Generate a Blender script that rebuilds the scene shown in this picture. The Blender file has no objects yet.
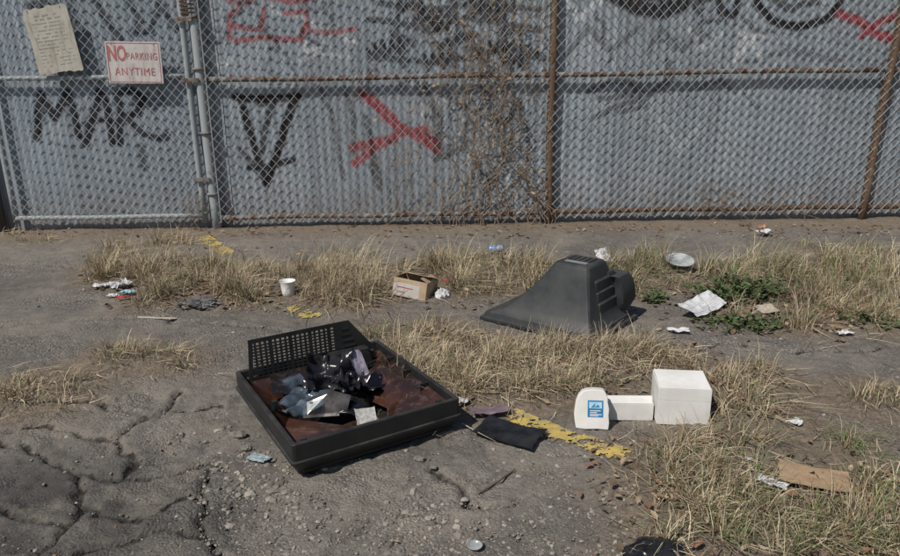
import bpy, math, random
import numpy as np
from mathutils import Vector, Matrix
random.seed(7); RNG=np.random.default_rng(11)
S=bpy.context.scene; COL=S.collection
S.view_settings.view_transform='Standard'; S.view_settings.look='None'; S.view_settings.exposure=0
# ---------------------------------------------------------------- camera
TH=math.radians(16.5); RL=math.radians(0.9); FP=700.0; H=1.5
Fv=Vector((0,math.cos(TH),-math.sin(TH))); R0=Vector((1,0,0)); U0=Vector((0,math.sin(TH),math.cos(TH)))
Rv=R0*math.cos(RL)-U0*math.sin(RL); Uv=U0*math.cos(RL)+R0*math.sin(RL)
cam=bpy.data.objects.new('camera',bpy.data.cameras.new('camera')); COL.objects.link(cam)
M=Matrix((Rv,Uv,-Fv)).transposed().to_4x4(); M.translation=Vector((0,0,H)); cam.matrix_world=M
cam.data.lens=FP/900*36; cam.data.clip_end=2000; S.camera=cam
def ray(px,py): return Fv*FP+Rv*(px-450)-Uv*(py-278)
def G(px,py,z=0.0):
    d=ray(px,py); t=(z-H)/d.z; return (d.x*t,d.y*t)
def W(px,py,Y):
    d=ray(px,py); t=Y/d.y; return (d.x*t,H+d.z*t)
# ---------------------------------------------------------------- noise
def _h(ix,iy,s):
    n=(ix.astype(np.int64)*374761393+iy.astype(np.int64)*668265263+s*974634777)&0xffffffff
    n=((n^(n>>13))*1274126177)&0xffffffff
    return ((n^(n>>16))&0xffff)/65535.0
def vn(x,y,s=0):
    x=np.asarray(x,float); y=np.asarray(y,float)
    ix=np.floor(x); iy=np.floor(y); fx=x-ix; fy=y-iy
    fx=fx*fx*(3-2*fx); fy=fy*fy*(3-2*fy)
    a=_h(ix,iy,s); b=_h(ix+1,iy,s); c=_h(ix,iy+1,s); d=_h(ix+1,iy+1,s)
    return (a*(1-fx)+b*fx)*(1-fy)+(c*(1-fx)+d*fx)*fy
def fbm(x,y,s=0,o=4):
    r=0;a=.5;t=0
    for i in range(o):
        r=r+a*vn(x,y,s+i*17); t+=a; a*=.5; x=np.asarray(x)*2.03; y=np.asarray(y)*2.03
    return r/t
# ---------------------------------------------------------------- object helpers
def tag(o,label=None,cat=None,group=None,kind=None):
    if label:o['label']=label
    if cat:o['category']=cat
    if group:o['group']=group
    if kind:o['kind']=kind
    return o
def obj(name,V,Fc,mat,parent=None,smooth=False,loc=None,col=None,attrs=None,rotz=0):
    me=bpy.data.meshes.new(name)
    if isinstance(V,np.ndarray): V=V.tolist()
    if isinstance(Fc,np.ndarray): Fc=Fc.tolist()
    me.from_pydata(V,[],Fc)
    if col is not None:
        a=me.color_attributes.new('col','FLOAT_COLOR','POINT')
        c=np.ones((len(V),4),np.float32); c[:,:3]=col; a.data.foreach_set('color',c.ravel())
    if attrs:
        for k,v in attrs.items():
            a=me.attributes.new(k,'FLOAT','POINT'); a.data.foreach_set('value',np.asarray(v,np.float32).ravel())
    if smooth: me.polygons.foreach_set('use_smooth',[True]*len(me.polygons))
    if mat: me.materials.append(mat)
    me.update()
    o=bpy.data.objects.new(name,me); COL.objects.link(o)
    if parent is not None: o.parent=parent
    if loc is not None: o.location=loc
    if rotz: o.rotation_euler=(0,0,rotz)
    return o
import bmesh
def sharp(o,deg=32):
    bm=bmesh.new(); bm.from_mesh(o.data)
    for f in bm.faces: f.smooth=True
    for e in bm.edges:
        if len(e.link_faces)==2 and e.calc_face_angle(0)>math.radians(deg): e.smooth=False
    bm.to_mesh(o.data); bm.free(); return o
def empty(name,loc,rz=0):
    o=bpy.data.objects.new(name,None); COL.objects.link(o); o.location=loc; o.rotation_euler=(0,0,rz); o.empty_display_size=.1; return o
class MB:
    def __init__(s): s.V=[]; s.F=[]
    def add(s,V,F):
        n=len(s.V); s.V+= [tuple(v) for v in V]; s.F+=[tuple(i+n for i in f) for f in F]; return s
    def box(s,x0,x1,y0,y1,z0,z1,M=None):
        V=[(x,y,z) for z in (z0,z1) for y in (y0,y1) for x in (x0,x1)]
        if M is not None: V=[tuple(M@Vector(v)) for v in V]
        return s.add(V,[(0,2,3,1),(4,5,7,6),(0,1,5,4),(2,6,7,3),(0,4,6,2),(1,3,7,5)])
    def tube(s,pts,r,n=8,cap=True,closed=False):
        pts=[Vector(p) for p in pts]; V=[];F=[]
        rs=r if isinstance(r,(list,tuple)) else [r]*len(pts)
        for i,p in enumerate(pts):
            a=pts[max(i-1,0)]; b=pts[min(i+1,len(pts)-1)]; d=(b-a)
            if d.length<1e-9:d=Vector((0,0,1))
            d.normalize(); u=d.cross(Vector((0,1,0)) if abs(d.y)<.9 else Vector((1,0,0))).normalized(); w=d.cross(u)
            for k in range(n):
                t=2*math.pi*k/n; V.append(p+(u*math.cos(t)+w*math.sin(t))*rs[i])
        for i in range(len(pts)-1):
            for k in range(n):
                F.append((i*n+k,i*n+(k+1)%n,(i+1)*n+(k+1)%n,(i+1)*n+k))
        if cap: F.append(tuple(range(n))[::-1]); F.append(tuple((len(pts)-1)*n+k for k in range(n)))
        return s.add(V,F)
    def loft(s,loops,cap0=True,cap1=True):
        n=len(loops[0]); V=[p for l in loops for p in l];F=[]
        for i in range(len(loops)-1):
            for k in range(n): F.append((i*n+k,i*n+(k+1)%n,(i+1)*n+(k+1)%n,(i+1)*n+k))
        if cap0:F.append(tuple(range(n))[::-1])
        if cap1:F.append(tuple((len(loops)-1)*n+k for k in range(n)))
        return s.add(V,F)
    def plate(s,P,th=.003):
        n=len(P); s.add([tuple(p) for p in P]+[(p[0],p[1],p[2]-th) for p in P],[tuple(range(n)),tuple(range(2*n-1,n-1,-1))]+[(i,i+n,(i+1)%n+n,(i+1)%n) for i in range(n)]); return s
    def build(s,name,mat,parent=None,smooth=False,loc=None,bevel=0,rotz=0):
        o=obj(name,s.V,s.F,mat,parent,smooth,loc,rotz=rotz)
        if bevel:
            m=o.modifiers.new('b','BEVEL'); m.width=bevel; m.segments=2; m.limit_method='ANGLE'; m.angle_limit=math.radians(40)
        return o
def rrect(x0,x1,y0,y1,z,r,n=4):
    P=[]
    for cx,cy,a in ((x1-r,y1-r,0),(x0+r,y1-r,90),(x0+r,y0+r,180),(x1-r,y0+r,270)):
        for k in range(n+1):
            t=math.radians(a+90*k/n); P.append((cx+r*math.cos(t),cy+r*math.sin(t),z))
    return P
# ---------------------------------------------------------------- material helpers
class NT:
    def __init__(s,name):
        s.m=bpy.data.materials.new(name); s.m.use_nodes=True; s.t=s.m.node_tree; s.b=s.t.nodes['Principled BSDF']
        s.b.inputs['Specular IOR Level'].default_value=.3
        s.oc=s.t.nodes.new('ShaderNodeTexCoord').outputs['Object']
    def n(s,k,**kw):
        x=s.t.nodes.new(k)
        for a,v in kw.items(): setattr(x,a,v)
        return x
    def l(s,a,b): s.t.links.new(a,b)
    def noise(s,scale,detail=5,rough=.6,vec=None,sc=None):
        x=s.n('ShaderNodeTexNoise'); x.inputs['Scale'].default_value=scale; x.inputs['Detail'].default_value=detail; x.inputs['Roughness'].default_value=rough
        v=vec or s.oc
        if sc:
            mp=s.n('ShaderNodeMapping'); mp.inputs['Scale'].default_value=sc; s.l(v,mp.inputs['Vector']); v=mp.outputs[0]
        s.l(v,x.inputs['Vector']); return x.outputs['Fac']
    def vor(s,scale,feat='F1',vec=None,out='Distance'):
        x=s.n('ShaderNodeTexVoronoi',feature=feat); x.inputs['Scale'].default_value=scale; s.l(vec or s.oc,x.inputs['Vector']); return x.outputs[out]
    def ramp(s,f,a,b,v0=0.,v1=1.):
        x=s.n('ShaderNodeMapRange'); x.inputs['From Min'].default_value=a; x.inputs['From Max'].default_value=b
        x.inputs['To Min'].default_value=v0; x.inputs['To Max'].default_value=v1; s.l(f,x.inputs['Value']); return x.outputs[0]
    def math(s,op,a,b=None,clamp=False):
        x=s.n('ShaderNodeMath',operation=op,use_clamp=clamp)
        for i,v in enumerate((a,b)):
            if v is None: continue
            if isinstance(v,(int,float)): x.inputs[i].default_value=v
            else: s.l(v,x.inputs[i])
        return x.outputs[0]
    def mix(s,f,a,b,bt='MIX'):
        x=s.n('ShaderNodeMix',data_type='RGBA',blend_type=bt)
        for i,v in ((0,f),(6,a),(7,b)):
            if isinstance(v,(int,float)): x.inputs[i].default_value=v
            elif isinstance(v,tuple): x.inputs[i].default_value=(*v,1)
            else: s.l(v,x.inputs[i])
        return x.outputs[2]
    def attr(s,name,out='Fac'):
        x=s.n('ShaderNodeAttribute',attribute_name=name); return x.outputs[out]
    def bump(s,h,strength=.5,dist=.01):
        x=s.n('ShaderNodeBump'); x.inputs['Strength'].default_value=strength; x.inputs['Distance'].default_value=dist; s.l(h,x.inputs['Height']); s.l(x.outputs[0],s.b.inputs['Normal'])
    def fin(s,c,rough=.7,metal=0.):
        if isinstance(c,tuple): s.b.inputs['Base Color'].default_value=(*c,1)
        else: s.l(c,s.b.inputs['Base Color'])
        if isinstance(rough,(int,float)): s.b.inputs['Roughness'].default_value=rough
        else: s.l(rough,s.b.inputs['Roughness'])
        if isinstance(metal,(int,float)): s.b.inputs['Metallic'].default_value=metal
        else: s.l(metal,s.b.inputs['Metallic'])
        return s.m
def simple(name,c1,c2,scale=20,rough=.7,bump=.2,metal=0,dist=.003,a=.35,b=.65):
    t=NT(name); f=t.ramp(t.noise(scale),a,b); t.bump(t.noise(scale*4),bump,dist); return t.fin(t.mix(f,c1,c2),rough,metal)
def colmat(name,rough=.8):
    t=NT(name); c=t.attr('col','Color'); return t.fin(c,rough)
m_grass=colmat('dry_grass'); m_leaf=colmat('leaf_litter',.75); m_stone=colmat('stones',.85)
def rusty(name,amount,grey=(.36,.38,.38),rust=(.075,.042,.028),soft=.06):
    t=NT(name); n1=t.noise(9,6,.7); n2=t.noise(55,4,.7)
    f=t.ramp(n1,amount-soft,amount+soft)
    r=t.mix(t.ramp(n2,.3,.7),rust,tuple(c*2.3 for c in rust)); g=t.mix(n2,tuple(c*.7 for c in grey),grey)
    t.bump(n2,.5,.004); return t.fin(t.mix(f,r,g),.65,0.05)
m_galv=rusty('galvanised_pale',.32,(.36,.39,.40)); m_rust=rusty('rusted_pipe',.60,(.22,.19,.15),(.07,.045,.03)); m_half=rusty('part_rusted_pipe',.50,(.25,.25,.24))
m_wire=rusty('chain_wire_brown',.42,(.40,.40,.385),(.12,.08,.055),.1); m_wire2=rusty('chain_wire_grey',.30,(.44,.46,.47),(.12,.075,.05),.1); m_darkpost=rusty('dark_pipe',.5,(.08,.085,.09),(.04,.03,.025))
# ---------------------------------------------------------------- grass patches (px region, n, height, blades, green)
PATCH={
 'left':[(88,245,268,302,74,.12,90,.1),(240,330,268,302,30,.09,70,.1),(318,398,272,308,44,.18,105,.05),(400,545,262,294,72,.135,90,.12),(100,200,238,262,12,.09,60,.1),(90,200,300,312,8,.05,40,.1),(0,80,232,246,6,.07,50,.05),(440,490,292,304,8,.06,60,.1)],
 'right':[(600,900,262,296,104,.14,95,.28),(640,770,296,322,16,.09,60,.3),(780,900,298,334,50,.12,90,.12),(790,900,244,262,8,.10,50,.2)],
 'centre':[(395,600,354,398,118,.085,90,.06),(430,660,350,366,34,.09,85,.05),(400,480,338,360,16,.07,70,.05),(590,700,356,382,32,.07,70,.05),(360,460,322,340,8,.05,45,.4)],
 'mid':[(700,775,372,424,32,.065,60,.08)],
 'front':[(630,700,455,556,22,.065,70,.2),(700,770,490,556,30,.08,75,.25),(850,910,490,575,26,.09,70,.35),(770,860,525,575,20,.08,70,.3),(690,760,440,480,10,.06,50,.2)],
}
EXCL=[(380,446,284,316),(272,302,284,302),(478,655,296,352),(760,856,466,520),(560,720,395,440),(78,142,284,312),(176,224,294,318),(664,722,296,332),(745,782,300,326)]
def okpx(px,py): return not any(a<=px<=b and c<=py<=d for a,b,c,d in EXCL)
TUFTS={}
for k,L in PATCH.items():
    T=[]
    for (a,b,c,d,n,h,bl,g) in L:
        for i in range(n):
            px,py=random.uniform(a,b),random.uniform(c,d)
            if not okpx(px,py): continue
            x,y=G(px,py); q=float(fbm(x*1.9,y*1.9,123,3))
            if q<.40 and random.random()<.6: continue
            T.append((x,y,h*random.uniform(.5,1.5)*(.65+.7*q),bl*random.uniform(.5,1.3),g))
    TUFTS[k]=T
SOLO=[('sparse straw tuft at the left edge of the broken asphalt',(0,72,386,408,12,.05)),('low straw tuft on the asphalt left of the black box frame',(106,182,352,368,11,.045)),('flattened dead tuft on the asphalt at the right edge',(855,905,392,412,8,.045)),('small green sprig on the bare ground in the right foreground',(815,850,448,460,3,.05))]
SOLOT=[]
for lab,(a,b,c,d,n,h) in SOLO:
    SOLOT.append((lab,[(*G(random.uniform(a,b),random.uniform(c,d)),h*random.uniform(.6,1.2),45,.6 if 'green' in lab else .1) for i in range(n)]))
allT=[t for T in TUFTS.values() for t in T]+[t for _,T in SOLOT for t in T]
TX=np.array([t[0] for t in allT]); TY=np.array([t[1] for t in allT])
# ---------------------------------------------------------------- ground
def dens(x,y):
    r=np.zeros(x.shape)
    for a,b in zip(TX,TY): r+=np.exp(-((x-a)**2+(y-b)**2)/(.19**2))*.65
    return r
FY=7.0; WY=7.075
def gh(x,y):
    x=np.asarray(x,float); y=np.asarray(y,float)
    near=np.clip((9-y)/2,0,1)*np.clip(y+1,0,1)
    h=.035*(fbm(x*.8,y*.8,3,3)-.5)+.022*(fbm(x*4,y*4,9,4)-.5)+.009*(vn(x*17,y*17,5)-.5)
    s=fbm(x*1.6,y*1.6,31,4); m=np.clip((s-.53)*14,0,1)*np.clip((3.3-y),0,1)*np.clip((-x+.2)*1.2,0,1)
    h-=.03*m
    return h*near
def gz(x,y): return float(gh(x,y))
xs=np.concatenate([[-400,-80,-30,-14,-9],np.arange(-6.4,-2.4,.021),np.arange(-2.4,2.4,.012),np.arange(2.4,6.41,.021),[9,14,30,80,400]])
ys=np.concatenate([[-60,-15,-4,0,.8],np.arange(1.3,3.6,.010),np.arange(3.6,7.6,.025),[8,9.5,14,30,100,500]])
X,Y=np.meshgrid(xs,ys); nx,ny=len(xs),len(ys)
cx=np.arange(-6.6,6.7,.06); cy=np.arange(1.2,7.8,.06); CX,CY=np.meshgrid(cx,cy); CD=dens(CX,CY)
def dsamp(x,y):
    fx=np.clip((np.asarray(x)-cx[0])/.06,0,len(cx)-2); fy=np.clip((np.asarray(y)-cy[0])/.06,0,len(cy)-2)
    ix=fx.astype(int); iy=fy.astype(int); fx=fx-ix; fy=fy-iy
    return (CD[iy,ix]*(1-fx)+CD[iy,ix+1]*fx)*(1-fy)+(CD[iy+1,ix]*(1-fx)+CD[iy+1,ix+1]*fx)*fy
D=dsamp(X,Y); Z=gh(X,Y)+np.clip(D,0,3)*.009
nr_=np.clip((4.4-Y)/1.2,0,1)*np.clip(Y/1.2-.8,0,1)*np.clip(3-np.abs(X),0,1)
pit=fbm(X*22,Y*22,201,3); Z+=nr_*(.006*(fbm(X*48,Y*48,205,2)-.5)-.009*np.clip((pit-.62)*9,0,1))
def gz2(x,y): return gz(x,y)+float(np.clip(dsamp(np.array(x),np.array(y)),0,3))*.009
soil=np.clip(D*.7,0,1)+np.clip((Y-6.3)/.5,0,1)*.9
def blob(px,py,rx,ry):
    a,b=G(px,py); return np.exp(-((X-a)/rx)**2-((Y-b)/ry)**2)
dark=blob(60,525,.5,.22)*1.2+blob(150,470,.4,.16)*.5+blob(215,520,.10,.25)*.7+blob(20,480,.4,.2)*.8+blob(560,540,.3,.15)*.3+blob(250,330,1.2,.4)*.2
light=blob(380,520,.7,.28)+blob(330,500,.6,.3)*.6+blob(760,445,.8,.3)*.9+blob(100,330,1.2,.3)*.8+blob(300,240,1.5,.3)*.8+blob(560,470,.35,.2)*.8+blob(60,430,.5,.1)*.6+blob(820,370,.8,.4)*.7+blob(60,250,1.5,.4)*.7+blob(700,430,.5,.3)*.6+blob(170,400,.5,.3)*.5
CR=[[(0,438),(40,446),(78,462),(84,500),(60,520),(30,556)],[(78,462),(130,470),(190,462),(232,470)],[(205,470),(214,505),(206,530),(216,556)],
    [(0,330),(60,322),(130,318),(200,322),(300,332)],[(420,470),(470,500),(520,505)],[(640,350),(720,342),(820,352),(900,348)],[(10,505),(60,520)],[(130,470),(120,440),(150,415),(230,405)],[(0,262),(90,266),(180,262)],[(84,500),(140,506),(205,500)],[(120,440),(60,425),(20,428)],[(60,556),(110,535),(206,530)],[(180,390),(150,415),(100,400),(20,405)]]
def segd(x,z,P):
    d=np.full(x.shape,9.)
    for (a,b),(c,e) in zip(P[:-1],P[1:]):
        dx,dz=c-a,e-b; L=dx*dx+dz*dz+1e-9; t=np.clip(((x-a)*dx+(z-b)*dz)/L,0,1)
        d=np.minimum(d,np.hypot(x-a-t*dx,z-b-t*dz))
    return d
cd=np.full(X.shape,9.); wx=X+.07*(fbm(X*7,Y*7,41,4)-.5)*2; wy=Y+.07*(fbm(X*7,Y*7,57,4)-.5)*2
for P in CR: cd=np.minimum(cd,segd(wx,wy,[G(*p) for p in P]))
cd=np.clip(cd,0,.2); Z=Z-.024*np.exp(-(cd/.015)**2)+.006*np.exp(-((cd-.04)/.03)**2)
idx=np.arange(nx*ny).reshape(ny,nx)
FF=np.stack([idx[:-1,:-1],idx[:-1,1:],idx[1:,1:],idx[1:,:-1]],-1).reshape(-1,4)
t=NT('weathered_asphalt')
big=t.noise(1.1,7,.65); med=t.noise(8,7,.72); fine=t.noise(80,5,.8); agg=t.vor(95,'F1',out='Color'); sep=t.n('ShaderNodeSeparateColor'); t.l(agg,sep.inputs[0]); ag=sep.outputs[0]
aggd=t.vor(95); gm=t.ramp(t.noise(1.7,6,.7),.42,.58)
c=t.mix(t.ramp(big,.36,.62),(.122,.112,.101),(.205,.187,.163))
c=t.mix(t.math('MULTIPLY',t.ramp(med,.42,.60),.7),c,(.105,.095,.084))
c=t.mix(t.math('MULTIPLY',t.ramp(fine,.50,.66),.45),c,(.28,.255,.22))
c=t.mix(t.math('MULTIPLY',t.ramp(fine,.46,.34),.45),c,(.055,.05,.045))
c=t.mix(t.math('MULTIPLY',t.math('MULTIPLY',t.ramp(ag,.55,.95),gm),.5),c,(.40,.37,.33))
c=t.mix(t.math('MULTIPLY',t.math('MULTIPLY',t.ramp(ag,.35,.05),gm),.5),c,(.05,.045,.04))
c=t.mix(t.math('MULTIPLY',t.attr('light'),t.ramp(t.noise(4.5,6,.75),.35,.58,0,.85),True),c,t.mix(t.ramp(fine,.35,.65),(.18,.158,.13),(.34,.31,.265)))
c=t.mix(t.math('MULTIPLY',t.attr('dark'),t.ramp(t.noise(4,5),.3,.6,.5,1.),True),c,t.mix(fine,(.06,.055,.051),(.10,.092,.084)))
c=t.mix(t.math('MULTIPLY',t.ramp(t.noise(2.3,8,.74),.49,.60),.6),c,(.25,.22,.182))
so=t.math('MULTIPLY',t.attr('soil'),t.ramp(t.noise(7,6,.7),.2,.45),True)
c=t.mix(t.math('MULTIPLY',so,.8),c,t.mix(t.ramp(t.noise(40,5,.7),.3,.7),(.11,.08,.055),(.29,.23,.165)))
crk=t.math('ADD',t.attr('crack'),t.math('MULTIPLY',t.math('SUBTRACT',t.noise(30,5),.5),.03))
cm=t.ramp(crk,.003,.013,1,0)
c=t.mix(t.math('MULTIPLY',cm,.85),c,(.025,.021,.018))
hgt=t.math('SUBTRACT',t.math('ADD',t.math('MULTIPLY',fine,.9),t.math('ADD',t.math('MULTIPLY',med,.9),t.math('MULTIPLY',t.math('MULTIPLY',aggd,gm),-.9))),t.math('MULTIPLY',cm,1.2))
t.bump(hgt,1.0,.011); m_ground=t.fin(c,.95)
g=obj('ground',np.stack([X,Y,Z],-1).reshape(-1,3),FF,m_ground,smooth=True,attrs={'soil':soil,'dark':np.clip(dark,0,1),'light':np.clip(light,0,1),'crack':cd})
tag(g,'cracked weathered grey asphalt lot with bare soil patches','ground',kind='structure')
# ---------------------------------------------------------------- yellow painted line
def paint_strip(P,w,th,seed,name,label,mat):
    V=[];F=[]
    for (a,b),(c,d) in zip(P[:-1],P[1:]):
        L=math.hypot(c-a,d-b); ux,uy=(c-a)/L,(d-b)/L; st=.007; n1=int(L/st); n2=int(w/st)
        I,J=np.meshgrid(np.arange(n1),np.arange(n2),indexing='ij')
        xx=a+ux*I*st-uy*(J-n2/2)*st; yy=b+uy*I*st+ux*(J-n2/2)*st
        edge=np.abs(J-n2/2)/(n2/2); e2=np.minimum(I,n1-I)/n1
        v=fbm(xx*12,yy*12,seed,4)*.55+vn(xx*70,yy*70,seed)*.45
        keep=v>=th+.16*edge**4+np.maximum(0,.12-e2)*1.2
        for x,y in zip(xx[keep],yy[keep]):
            k=len(V)
            for (p,q) in ((0,0),(st,0),(st,st),(0,st)):
                V.append((x+ux*p-uy*q,y+uy*p+ux*q,0))
            F.append((k,k+1,k+2,k+3))
    V=np.array(V); V[:,2]=gh(V[:,0],V[:,1])+np.clip(dsamp(V[:,0],V[:,1]),0,3)*.009+.0052
    return tag(obj(name,V,F,mat),label,'road marking',kind='structure')
m_yel=simple('worn_yellow_paint',(.50,.37,.09),(.30,.24,.12),35,.85,.6)
paint_strip([G(505,416),G(640,466)],.125,.43,3,'road_marking','worn yellow painted line between black frame and white boxes',m_yel)
paint_strip([G(292,307),G(316,318)],.13,.44,5,'road_marking','short worn yellow paint remnant right of the white cup',m_yel)
paint_strip([G(203,236),G(228,254)],.15,.44,8,'road_marking','distant worn yellow paint remnant near the gate post',m_yel)
# ---------------------------------------------------------------- corrugated wall with graffiti
BL=[([(36,138),(41,94),(54,118),(68,91),(79,136)],5.6,.95),([(43,98),(42,120)],4,.7),([(86,144),(92,118),(101,92),(107,104),(113,142)],5.6,.95),([(84,124),(100,119),(118,122)],4.2,.85),([(121,142),(121,116),(118,96),(132,89),(144,98),(138,112),(122,119)],5.4,.95),([(128,118),(142,132),(160,140),(168,136)],4.8,.85),([(148,94),(152,112),(164,104),(160,92)],3.2,.5),([(141,146),(145,168)],4.2,.75),([(30,122),(60,112),(92,108),(126,104),(168,98)],2.2,.4),([(100,82),(120,86),(132,92)],2.2,.35),([(50,142),(70,148),(96,144)],2.2,.3),
 ([(240,98),(250,135),(267,184)],5.6,.95),([(267,184),(281,140),(295,97)],6,1),([(235,97),(262,100),(298,96)],5.8,1),([(256,104),(274,104),(264,126),(262,150)],4.4,.8),([(250,168),(270,166),(293,160)],5,.9),([(240,150),(254,166),(268,184)],4,.65),
 ([(320,88),(332,112),(336,140),(344,178)],3.6,.5),([(345,88),(354,120),(352,155)],3.6,.5),([(366,118),(380,188),(372,165)],4.4,.6),([(425,85),(440,120),(436,160),(462,148)],4.4,.6),([(445,95),(470,110),(462,140),(484,176)],4.2,.55),([(484,88),(500,130),(520,100),(530,150)],4.2,.55),([(470,150),(490,186),(510,140)],3.5,.5),([(400,90),(412,74),(424,100)],3.5,.5),
 ([(92,-5),(104,14),(120,38)],5,.75),([(125,-4),(140,20),(132,34),(152,30),(160,2),(178,30)],4.6,.7),([(40,-2),(52,24),(58,0)],4.5,.7),([(30,6),(44,4),(60,10)],6,.75),([(178,0),(192,24)],4.5,.55),([(70,0),(76,26),(88,36)],4.5,.55),
 ([(612,-4),(640,8),(662,12),(684,4)],10,.95),([(640,2),(655,-6),(670,4)],7,.9),([(760,-12),(757,5),(772,20),(798,27),(826,20),(840,2),(838,-10)],5.5,.95),([(700,2),(716,-8),(722,12),(734,16),(738,0)],5.4,.85),([(770,-2),(790,8),(815,2)],5,.7),([(688,-6),(700,14)],5,.7),
 ([(590,92),(612,80),(634,84),(640,100),(612,108),(594,118)],4,.6),([(600,98),(650,94),(672,78),(668,60)],4,.6),([(620,112),(645,106),(640,90)],3.5,.55),([(700,88),(720,80),(735,92)],3.5,.42),([(745,95),(760,110)],3.2,.35),([(566,55),(588,26),(610,50),(640,28)],4.2,.5),([(745,62),(790,50),(840,60)],3.8,.42),([(648,52),(660,30),(684,50),(700,26)],4,.45)]
RD=[([(362,94),(376,106),(398,126),(420,138),(438,151)],6.2,.85),([(372,100),(392,118)],7,.7),([(355,163),(376,147),(400,133),(424,129)],6.2,.8),([(353,148),(374,142),(394,139)],6.5,.8),([(400,130),(420,134),(436,142)],6.5,.8),([(384,110),(382,120)],3,.5),
 ([(230,38),(229,14),(238,10)],3.6,.7),([(232,26),(246,28),(262,30),(264,8)],3.4,.75),([(236,40),(262,38),(300,39),(306,24)],3.8,.75),([(264,-4),(290,2),(312,-3)],4.4,.7),([(284,14),(306,10),(308,30)],3.4,.65),([(314,30),(336,33),(356,29)],3.4,.65),([(228,0),(240,3),(254,-2)],3.6,.6),
 ([(836,12),(858,20),(876,34),(900,40)],5.8,.85),([(862,36),(880,22),(905,14)],5.2,.8)]
WT=[([(744,34),(736,60),(752,40),(762,58)],3.5,.6),([(430,0),(450,30),(480,0)],3.5,.3),([(660,120),(680,150),(700,125)],3,.25),([(565,-2),(580,20),(600,0)],4,.5),([(690,30),(700,50),(720,34)],4,.35),([(300,60),(320,52),(350,58)],3,.3)]
rg=random.Random(23)
for k in range(24):
    x0=rg.uniform(368,530); y0=rg.uniform(0,66); P=[]; n=rg.randint(5,10); w_=rg.uniform(3,6); hgt_=rg.uniform(7,17); sl=rg.uniform(-.25,.25)
    for q in range(n): P.append((x0+w_*q*.8+rg.uniform(-1.5,1.5),y0+sl*w_*q+(hgt_ if q%2 else -hgt_)*rg.uniform(.4,1)*.6))
    BL.append((P,rg.uniform(2.6,4.0),rg.uniform(.6,.95)))
for P in ([(368,20),(420,26),(470,18),(540,30)],[(372,58),(440,62),(500,50),(544,58)],[(400,-4),(396,30),(404,66)],[(452,-4),(460,40)],[(506,-4),(500,44),(512,70)],[(378,4),(430,10),(486,2),(540,10)]): BL.append((P,4.0,.7))
for k in range(30):
    x0,y0=rg.choice([(rg.uniform(560,860),rg.uniform(-5,75)),(rg.uniform(320,540),rg.uniform(80,190)),(rg.uniform(225,350),rg.uniform(0,60))]); P=[(x0,y0)]; a=rg.uniform(0,6.28)
    for q in range(rg.randint(3,7)):
        a+=rg.uniform(-1.6,1.6); s=rg.uniform(5,12); P.append((P[-1][0]+s*math.cos(a),P[-1][1]+s*math.sin(a)))
    (BL if rg.random()<.8 else WT).append((P,rg.uniform(2.2,3.2),rg.uniform(.35,.6)))
def paint(XX,ZZ,L,x0,x1):
    r=np.zeros(XX.shape)
    nz=.6*fbm(XX*9,ZZ*9,77,3)+.4*vn(XX*45,ZZ*45,6)
    xw=XX+.016*(fbm(XX*5,ZZ*5,21,2)-.5)*2; zw=ZZ+.016*(fbm(XX*5,ZZ*5,22,2)-.5)*2
    for P,w,a in L:
        Q=[W(p[0],p[1],WY) for p in P]
        if max(q[0] for q in Q)<x0-.15 or min(q[0] for q in Q)>x1+.15: continue
        d=segd(xw,zw,Q); s=w*.5/100*1.25
        r=np.maximum(r,a*np.clip((s*1.5-d)/(s*.7),0,1)*np.clip(.6+nz*1.0,0,1))
    return r
t=NT('corrugated_galvanised')
sn=t.noise(1.0,6,.65,sc=(9,1,1.0)); s2=t.noise(1.0,5,.6,sc=(60,1,2.2)); blot=t.noise(1.6,5,.6); spk=t.noise(60,4)
c=t.mix(t.ramp(sn,.35,.65),(.205,.250,.290),(.325,.375,.42))
c=t.mix(t.math('MULTIPLY',t.ramp(s2,.45,.7),.35),c,(.14,.165,.19))
c=t.mix(t.math('MULTIPLY',t.ramp(blot,.42,.62),.45),c,(.37,.41,.445))
c=t.mix(t.attr('tone'),c,(.13,.155,.175))
sx=t.n('ShaderNodeSeparateXYZ'); t.l(t.oc,sx.inputs[0])
low=t.ramp(sx.outputs[2],.0,.5,.75,0); c=t.mix(t.math('MULTIPLY',low,t.ramp(s2,.35,.6)),c,(.19,.14,.10))
c=t.mix(t.math('MULTIPLY',t.ramp(t.noise(1.0,6,.7,sc=(14,1,2.5)),.60,.70),.5),c,(.16,.10,.065))
c=t.mix(t.attr('white'),c,(.62,.64,.64)); c=t.mix(t.attr('red'),c,(.30,.03,.04)); c=t.mix(t.attr('black'),c,(.012,.012,.016))
t.bump(spk,.15,.002); m_wall=t.fin(c,.6,.08)
wall=empty('corrugated_metal_wall',(0,WY,0)); tag(wall,'blue-grey corrugated metal sheeting with spray-painted scrawls behind the chain-link fence','metal wall')
gate_x1=W(211,200,FY)[0]
edges=[-7.6,-6.3,-5.0,-3.75,gate_x1+.02,-1.35,-.42,.55,1.62,2.66,3.7,4.75,5.8,7.6]
z1w=2.75
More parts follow.
